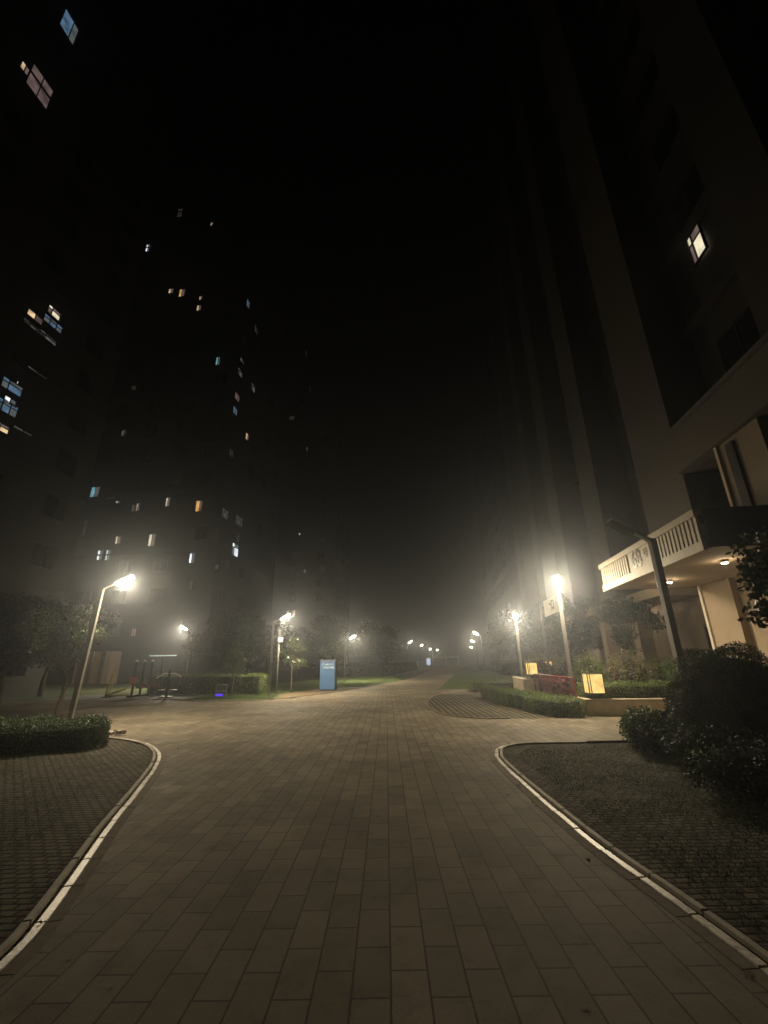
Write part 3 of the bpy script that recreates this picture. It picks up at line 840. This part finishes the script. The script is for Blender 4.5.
def tower(name, s0, s1, v0, v1, h, label, faces, lit, fl=3.0, lim=45, step=3.4, basem=None):
    root = empty(name, (0, 0, 0)); tag(root, label, 'tower block', 'tower blocks round the path')
    MB().gbox(s0, s1, v0, v1, -.1, h).build('wall', M['tower'], root)
    MB().gbox(s0 - .12, s1 + .12, v0 - .12, v1 + .12, h, h + 1.0).build('roof', M['tower'], root)
    sb = MB()
    for k in range(1, int(h/6) + 1): sb.gbox(s0 - .10, s1 + .10, v0 - .10, v1 + .10, k*6 - .15, k*6 + .0)
    sb.build('floor_bands', M['tower'], root)
    rest_all = None
    for face in faces:
        taken = []
        for (px, py, kind, w, hh, st, fc) in lit:
            if fc != face: continue
            if face == 'F': v, z = on_s(px, py, s0 - .03); add_window(root, s0 - .03, v, z, 'F', kind, w, hh, st); taken.append((v, z, w))
            elif face == 'R': s, z = on_v(px, py, v1 + .03); add_window(root, s, v1 + .03, z, 'R', kind, w, hh, st); taken.append((s, z, w))
            else: s, z = on_v(px, py, v0 - .03); add_window(root, s, v0 - .03, z, 'L', kind, w, hh, st); taken.append((s, z, w))
        cells = []
        a0, a1 = (v0, v1) if face == 'F' else (s0, s1)
        nx = int((a1 - a0 - 1) / step)
        for i in range(nx):
            for k in range(int((h - 1)/fl)):
                c = a0 + (a1 - a0)*(i + .5)/nx; z = k*fl + 1.7
                if face == 'F': cells.append((c, z, s0 - .03, c))
                elif face == 'R': cells.append((c, z, c, v1 + .03))
                else: cells.append((c, z, c, v0 - .03))
        rest = unlit(root, cells, taken, face, 1.5, 1.4, lim)
        if len(rest.bm.faces):
            o = rest.build('unlit_windows', M['glass_dark'], root); o['kind'] = 'stuff'
    return root

L = []
tower('tower_block', -6, 15.2, -46, -28, 66, 'nearest dark tower block at the far left with blue and warm windows high up', ['R'], [
    (69, 28, 'blue', 1.18, 2.11, 2, 'R'), (40, 87, 'pink', 1.49, 1.98, 0, 'R'), (25, 68, 'warm', 0.56, 0.81, 0, 'R'),
    (35, 317, 'warm', 1.05, 0.50, 0, 'R'), (33, 327, 'grey', 1.36, 0.31, 3, 'R'), (54, 313, 'cream', 0.93, 0.62, 1, 'R'), (53, 324, 'blue', 1.36, 0.56, 3, 'R'),
    (48, 338, 'grey', 1.24, 0.43, 1, 'R'), (37, 374, 'grey', 1.36, 0.37, 0, 'R'), (12, 387, 'blue', 1.24, 0.68, 1, 'R'), (18, 383, 'white', 0.25, 0.31, 0, 'R'),
    (10, 401, 'white', 0.74, 0.43, 0, 'R'), (6, 407, 'blue', 1.36, 0.74, 3, 'R'), (2, 428, 'warm', 0.81, 0.50, 1, 'R'), (23, 431, 'grey', 1.24, 0.25, 0, 'R')])
tower('tower_block', 29, 44, -56, -26, 84, 'wide dark tower block behind the playground with scattered small lit windows', ['F', 'R'], [
    (35, 471, 'cream', 0.73, 1.06, 2, 'F'), (28, 497, 'grey', 0.59, 0.99, 0, 'F'), (25, 507, 'grey', 0.59, 0.99, 0, 'F'), (95, 492, 'cyan', 1.06, 1.25, 0, 'F'),
    (111, 498, 'grey', 0.86, 0.26, 0, 'F'), (118, 502, 'white', 0.46, 0.33, 0, 'F'), (138, 507, 'cream', 0.40, 0.92, 0, 'F'), (134, 508, 'grey', 0.46, 0.86, 0, 'F'),
    (85, 528, 'grey', 0.33, 1.72, 0, 'F'), (118, 540, 'cream', 0.59, 0.86, 0, 'F'), (152, 540, 'cream', 0.79, 1.32, 0, 'F'), (100, 555, 'white', 0.59, 1.06, 0, 'F'),
    (108, 555, 'white', 0.53, 1.12, 0, 'F'), (168, 502, 'cream', 0.53, 1.06, 0, 'F'), (199, 506, 'amber', 0.73, 1.25, 2, 'F'), (192, 558, 'white', 0.59, 1.12, 0, 'F'),
    (217, 567, 'grey', 0.40, 0.53, 0, 'F'), (218, 361, 'cyan', 0.53, 1.19, 0, 'F'), (171, 291, 'warm', 0.66, 0.79, 0, 'F'), (182, 293, 'amber', 0.79, 1.25, 0, 'F'),
    (201, 298, 'warm', 0.46, 0.66, 0, 'F'), (199, 308, 'warm', 0.59, 0.92, 0, 'F'), (148, 248, 'white', 0.59, 1.32, 0, 'F'), (180, 213, 'dim', 0.73, 1.72, 0, 'F'),
    (212, 224, 'warm', 0.40, 0.66, 0, 'F'), (134, 388, 'dim', 0.59, 0.66, 0, 'F'), (124, 433, 'grey', 0.59, 0.79, 0, 'F'), (58, 417, 'grey', 0.33, 0.46, 0, 'F'),
    (134, 632, 'pink', 0.53, 0.79, 0, 'F'), (191, 585, 'dim', 0.40, 0.86, 0, 'F'),
    (225, 514, 'grey', 1.32, 0.99, 3, 'R'), (239, 521, 'grey', 1.58, 0.99, 3, 'R'), (235, 550, 'white', 1.45, 1.32, 1, 'R'), (238, 537, 'dim', 0.53, 1.06, 0, 'R'),
    (247, 437, 'warm', 0.79, 0.92, 2, 'R'), (231, 453, 'dim', 0.92, 0.86, 0, 'R'), (235, 411, 'blue', 0.99, 0.92, 0, 'R'), (237, 397, 'pink', 1.12, 0.92, 2, 'R'),
    (253, 388, 'grey', 1.12, 0.99, 1, 'R'), (240, 373, 'grey', 1.12, 0.86, 1, 'R'), (242, 361, 'grey', 1.06, 0.53, 0, 'R'), (248, 304, 'blue', 0.79, 1.19, 0, 'R'), (256, 330, 'dim', 0.99, 1.06, 0, 'R')],
    lim=40)
tower('tower_block', 76, 92, -43, -26, 96, 'far dark tower block right of the wide one with a few tiny lit windows', ['F', 'R'], [
    (267, 372, 'white', 0.92, 1.19, 0, 'F'), (273, 387, 'amber', 0.79, 1.12, 0, 'F'), (277, 335, 'cream', 0.46, 0.59, 0, 'F'), (261, 551, 'grey', 0.59, 1.25, 0, 'F'),
    (255, 506, 'dim', 0.59, 0.66, 0, 'F'), (292, 418, 'dim', 1.25, 1.19, 0, 'F'), (300, 534, 'white', 0.53, 0.53, 0, 'F'), (305, 571, 'cream', 0.59, 0.79, 0, 'F'),
    (306, 354, 'dim', 0.66, 1.45, 0, 'R'), (310, 389, 'dim', 0.66, 0.99, 0, 'R'), (307, 449, 'grey', 0.79, 0.92, 0, 'R')], lim=30, step=4.2)
tower('tower_block', 44, 78, 4.2, 20, 84, 'dark tower block beyond the numbered building on the right side of the path', ['L', 'F'], [
    (463, 402, 'cream', 0.53, 0.46, 0, 'L'), (471, 404, 'dim', 0.59, 0.53, 0, 'L'), (479, 410, 'grey', 0.53, 0.66, 0, 'L'), (541, 252, 'grey', 1.58, 1.72, 2, 'L'), (485, 210, 'dim', 1.45, 1.32, 0, 'L'),
    (478, 470, 'grey', 0.59, 0.59, 0, 'L')], lim=30)

# pale lit ground-floor wall behind the playground
gw = empty('low_annex', (0, 0, 0)); tag(gw, 'low pale annex wall lit behind the playground, seen between dark trunks', 'building')
MB().gbox(27.6, 28.9, -37.3, -34.0, -.05, 2.7).build('wall', M['stucco'], gw)
MB().gbox(27.5, 28.9, -37.4, -33.9, 2.7, 2.9).build('roof', M['tower'], gw)
for k in range(3): MB().gbox(27.45, 27.595, -37.0 + k*1.1, -36.7 + k*1.1, 0, 2.68).build('pilaster', M['stucco_dark'], gw)
lamp_light(gw, W(26.4, -36.5, 2.9), 6, r=.05)
MB().gbox(26.3, 27.5, -36.55, -36.45, 3.0, 3.06).build('lamp_bracket', M['black'], gw)

# ------------------------------------------------------------------ the numbered building on the right
bd = empty('apartment_building', (0, 0, 0)); tag(bd, 'tall beige apartment building with pilasters and a numbered entrance canopy', 'apartment building')
HB = 72.0
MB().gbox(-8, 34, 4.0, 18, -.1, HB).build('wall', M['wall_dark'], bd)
MB().gbox(-8.2, 34.2, 3.8, 18.2, HB, HB + 1).build('roof', M['stucco2'], bd)
for s0, s1 in ((4.3, 7.05), (10.8, 12.9), (17.0, 19.3), (23.0, 25.2), (30.2, 32.4)):
    MB().gbox(s0, s1, 2.6, 3.998, 4.0, HB - .5).build('pilaster', M['stucco2'], bd)
MB().gbox(-1.2, .55, 2.9, 3.998, 8.3, HB - .5).build('pilaster', M['wall_dark'], bd)  # given the shade-dark stucco so this pilaster barely shows
# storeys above the band
for k in range(4, 24):
    z = k*3.0 - .25
    MB().gbox(-8, 34, 3.75, 3.997, z, z + .3).build('floor_band', M['wall_dark'], bd)
# second-storey band, loggia wall and jambs over the entrance
b = MB(); b.gbox(-8, 4.28, 2.5, 3.998, 6.92, 8.1); b.gbox(-8, 4.28, 2.38, 3.998, 8.101, 8.22); b.gbox(-8, 4.28, 2.44, 3.998, 6.84, 6.919); b.build('cornice_band', M['stucco2'], bd)
b = MB(); b.gbox(-8, .30, 2.6, 3.998, 3.62, 6.838); b.gbox(1.05, 2.5, 2.6, 3.998, 3.62, 6.838); b.gbox(.301, 1.049, 2.6, 3.998, 3.62, 4.6); b.build('loggia_wall', M['loggia'], bd)
MB().gbox(2.501, 2.60, 2.52, 2.75, 3.63, 6.836).build('jamb', M['stucco'], bd)
MB().gbox(1.9, 2.18, 2.52, 2.597, 4.2, 6.7).build('dark_window_strip', M['panel'], bd)  # flat dark strip for a narrow dark window
MB().gbox(2.62, 4.28, 3.2, 3.3, 4.2, 5.2).build('loggia_rail', M['panel'], bd)
for (px, py, kind, w, hh, st, v) in ((764, 424, 'white', .7, 1.5, 1, 3.0), (697, 244, 'cream', .72, 1.15, 1, 3.9)):
    s, z = on_v(px, py, v); add_window(bd, s, v, z, 'L', kind, w, hh, st)
add_window(bd, .67, 2.95, 5.3, 'L', 'off', .7, 1.2, 0)
n = 0
for k in range(0, 22):
    for s in (2.4, 9.0, 14.9, 21.2, 27.7, -4.5):
        z = 9.9 + k*3.0
        if (abs(z - 12.5) < 2 and s == 2.4): continue
        if n < 96: add_window(bd, s, 3.96, z, 'L', 'off', 1.7, 1.6, 0); n += 1
# ground floor
b = MB(); b.gbox(3.5, 4.75, 2.55, 3.998, -.05, 3.498); b.build('pier', M['stucco'], bd)
MB().gbox(4.752, 4.86, 2.50, 2.70, -.05, 3.498).build('pier_trim', M['white'], bd)
MB().gbox(-8, 3.498, 2.72, 3.998, -.05, 3.498).build('ground_floor_wall', M['stucco'], bd)
for s in (9.5, 13.0, 17.5):
    MB().gbox(s, s + .55, 2.6, 3.1, -.05, 3.9).build('porch_column', M['stucco'], bd)
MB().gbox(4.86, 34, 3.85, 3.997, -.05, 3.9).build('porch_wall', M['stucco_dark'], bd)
MB().gbox(7.1, 34, 2.5, 3.848, 3.55, 3.9).build('porch_ceiling', M['stucco'], bd)
b = MB()
b.gbox(5.3, 5.38, 3.78, 3.848, 0, 2.5); b.gbox(6.3, 6.38, 3.78, 3.848, 0, 2.5); b.gbox(7.3, 7.38, 3.78, 3.848, 0, 2.5); b.gbox(5.3, 7.38, 3.78, 3.848, 2.5, 2.6)
d = b.build('door', M['frame'], bd)
b = MB(); b.gbox(5.382, 6.298, 3.80, 3.845, .02, 2.498); b.gbox(6.382, 7.298, 3.80, 3.845, .02, 2.498); b.build('door_glass', M['glass_dark'], d)

# entrance canopy: a balustraded box with the house number
cn = empty('entrance_canopy_parts', (0, 0, 0))
bpy.data.objects.remove(cn)
S0, S1, VD = -.22, 5.05, 3.9
cs = MB(); cs.gbox(S0 + .02, S1 - .02, .04, 2.49, 3.50, 3.60); cs.gbox(S0 + .02, 3.48, 2.492, 2.71, 3.50, 3.60); canopy = cs.build('canopy_slab', M['stucco'], bd)
b = MB(); b.gbox(S0, S1, -.04, .035, 3.46, 3.64); b.gbox(S0, S1, -.06, .10, 4.13, 4.27); b.build('canopy_beam', M['rail_beige'], canopy)
PL0, PL1 = 1.50, 2.97
s = S0 + .03
b = MB(); halves = []
while s < S1 - .08:
    if not (PL0 - .06 < s < PL1 + .02): b.gbox(s, s + .088, -.025, .03, 3.642, 4.128)
    s += .150
    if s > PL0 and not halves: halves.append(b); b = MB()
halves[0].build('balusters', M['rail_beige'], canopy); b.build('balusters', M['rail_beige'], canopy)
MB().gbox(S0 + .02, S1 - .02, .36, .40, 3.602, 4.12).build('back_panel', M['panel'], canopy)
MB().gbox(PL0, PL1, -.035, .03, 3.642, 4.128).build('number_plaque', M['rail_beige'], canopy)
MB().gbox(S0 - .03, S0 + .015, .102, 3.3, 3.50, 4.27).build('shaded_side_panel', M['panel'], canopy)  # canopy end out of the lamplight; its shade is put into the near-black colour
MB().gbox(S1 - .015, S1 + .03, .102, 2.6, 3.50, 4.27).build('shaded_side_panel', M['panel'], canopy)
# plate basis: text reads with +x towards the camera's right (towards smaller s), normal -v
def plate(s, v, z):
    m = Matrix.Identity(4)
    for i in range(3): m[i][0] = -U[i]; m[i][1] = (0, 0, 1)[i]; m[i][2] = -V[i]
    return Matrix.Translation(W(s, v, z)) @ m
text_mesh('68', .60, 'house_number', M['digit'], canopy, plate(2.52, -.037, 3.885), .012, .006, .92)
text_mesh('号', .24, 'house_number', M['digit'], canopy, plate(1.99, -.037, 3.93), .003, .006)
for px, py in ((669, 580), (724, 560)):
    s, v = LOC(G(px, py, 3.5)); v = min(v, 2.3)
    q = W(s, v, 3.5)
    MB().tube([(q.x, q.y, 3.44), (q.x, q.y, 3.499)], .075, 14).build('downlight_ring', M['white'], canopy)
    MB().tube([(q.x, q.y, 3.425), (q.x, q.y, 3.439)], .055, 14).build('downlight', M['downlight'], canopy)
    lamp_light(bd, (q.x, q.y, 3.33), 4.0, (1.0, .78, .5), .05)
q = W(13.6, 3.0, 3.5)
MB().tube([(q.x, q.y, 3.46), (q.x, q.y, 3.549)], .08, 14).build('downlight', M['downlight'], bd)
lamp_light(bd, (q.x, q.y, 3.3), 8, (1.0, .85, .65), .05)
q = W(10.6, 3.2, 3.5); lamp_light(bd, (q.x, q.y, 3.3), 6, (1.0, .75, .5), .05)
MB().tube([(q.x, q.y, 3.46), (q.x, q.y, 3.549)], .08, 14).build('downlight', M['downlight'], bd)

# hanging sign board on its own post farther along
sg = empty('sign_board', (0, 0, 0)); tag(sg, 'white sign board with dark strokes on slim posts behind the right lit lamp', 'sign')
vs_ = -.25
sa, za = on_v(543, 602, vs_); sb_, zb_ = on_v(563, 609, vs_)
sL, sR = sa, sb_
zt, zb2 = on_v(543, 602, vs_)[1], on_v(545, 617, vs_)[1]
MB().gbox(sR, sL, vs_, vs_ + .06, zb2, zt + .02).build('board', M['white'], sg, bevel=.01)
m = MB(); m.gbox(sL + .75, sL + .84, vs_, vs_ + .09, 0, zt + .35); m.build('post', M['pole'], sg)
m = MB(); m.gbox(sR, sL + .75, vs_ + .061, vs_ + .10, zt - .12, zt - .05); m.build('hanger_arm', M['pole'], sg)
m = MB(); mid = (sL + sR)/2 + .1; hz = (zt + zb2)/2
def stroke(ds, dz, ws, wz): m.gbox(mid + ds - ws/2, mid + ds + ws/2, vs_ - .008, vs_ - .001, hz + dz - wz/2, hz + dz + wz/2)
stroke(.0, .02, .10, .42); stroke(-.32, -.02, .09, .30); stroke(.25, .10, .3, .07); stroke(-.16, .19, .34, .06); stroke(-.16, -.10, .22, .06)
m.build('glyph', M['digit'], sg)

# far pale glowing board and a little gate frame at the end of the path
fs = AT(428.5, 661, 100); q = empty('glowing_board', (fs.x, fs.y, 0)); tag(q, 'small pale glowing board at the far end of the path', 'sign')
MB().box((-.5, -.05, .25), (.5, .1, 1.9)).build('frame', M['black'], q); MB().box((-.42, -.062, .4), (.42, -.0505, 1.8)).build('lit_face', M['farsign'], q)
gt = AT(445, 664, 108); q = empty('gate_frame', (gt.x - 3, gt.y, 0)); tag(q, 'pale open gate frame at the far end of the path', 'gate')
for x in (0, 3.2, 6.2): MB().box((x, 0, 0), (x + .22, .22, 2.6)).build('gate_post', M['white'], q)
MB().box((.23, .05, 1.9), (6.19, .17, 2.15)).build('cross_bar', M['white'], q)

# ------------------------------------------------------------------ haze
hz_ = MB(); hz_.box((-75, -14, -1.2), (75, 150, 105))
hm = bpy.data.materials.new('haze'); hm.use_nodes = True; nt = hm.node_tree; nt.nodes.clear()
out = nt.nodes.new('ShaderNodeOutputMaterial'); vol = nt.nodes.new('ShaderNodeVolumePrincipled')
vol.inputs['Color'].default_value = (.80, .88, 1.0, 1); vol.inputs['Density'].default_value = .0064; vol.inputs['Anisotropy'].default_value = .86
nt.links.new(vol.outputs[0], out.inputs['Volume'])
hz = hz_.build('haze', hm); tag(hz, kind='stuff')

# no lamps stand behind the camera
# ------------------------------------------------------------------ world
w = bpy.data.worlds.new('World'); bpy.context.scene.world = w; w.use_nodes = True
nt = w.node_tree; bg = nt.nodes['Background']
sky = nt.nodes.new('ShaderNodeTexSky'); sky.sky_type = 'NISHITA'; sky.sun_disc = False
sky.sun_elevation = R(-4); sky.sun_rotation = R(200)
nt.links.new(sky.outputs[0], bg.inputs['Color']); bg.inputs['Strength'].default_value = .0006

# ------------------------------------------------------------------ camera
cd = bpy.data.cameras.new('camera'); cam = bpy.data.objects.new('camera', cd); C.objects.link(cam)
cd.sensor_fit = 'VERTICAL'; cd.sensor_height = 24.0; cd.lens = F/1024*24.0; cd.clip_end = 2000; cd.clip_start = .05
cam.location = (0, 0, H)
cam.matrix_world = Matrix.Translation((0, 0, H)) @ Matrix.Rotation(math.pi/2 + PITCH, 4, 'X') @ Matrix.Rotation(-ROLL, 4, 'Z')
bpy.context.scene.camera = cam

sc = bpy.context.scene
sc.render.engine = 'CYCLES'
sc.view_settings.view_transform = 'Standard'; sc.view_settings.look = 'None'; sc.view_settings.gamma = 1
sc.view_settings.exposure = 0.6
cy = sc.cycles
cy.use_denoising = True
try: cy.denoiser = 'OPENIMAGEDENOISE'
except Exception: pass
cy.max_bounces = 5; cy.diffuse_bounces = 3; cy.glossy_bounces = 2; cy.transmission_bounces = 2; cy.volume_bounces = 0
cy.sample_clamp_indirect = 3.0; cy.caustics_reflective = False; cy.caustics_refractive = False
cy.volume_step_rate = 4.0
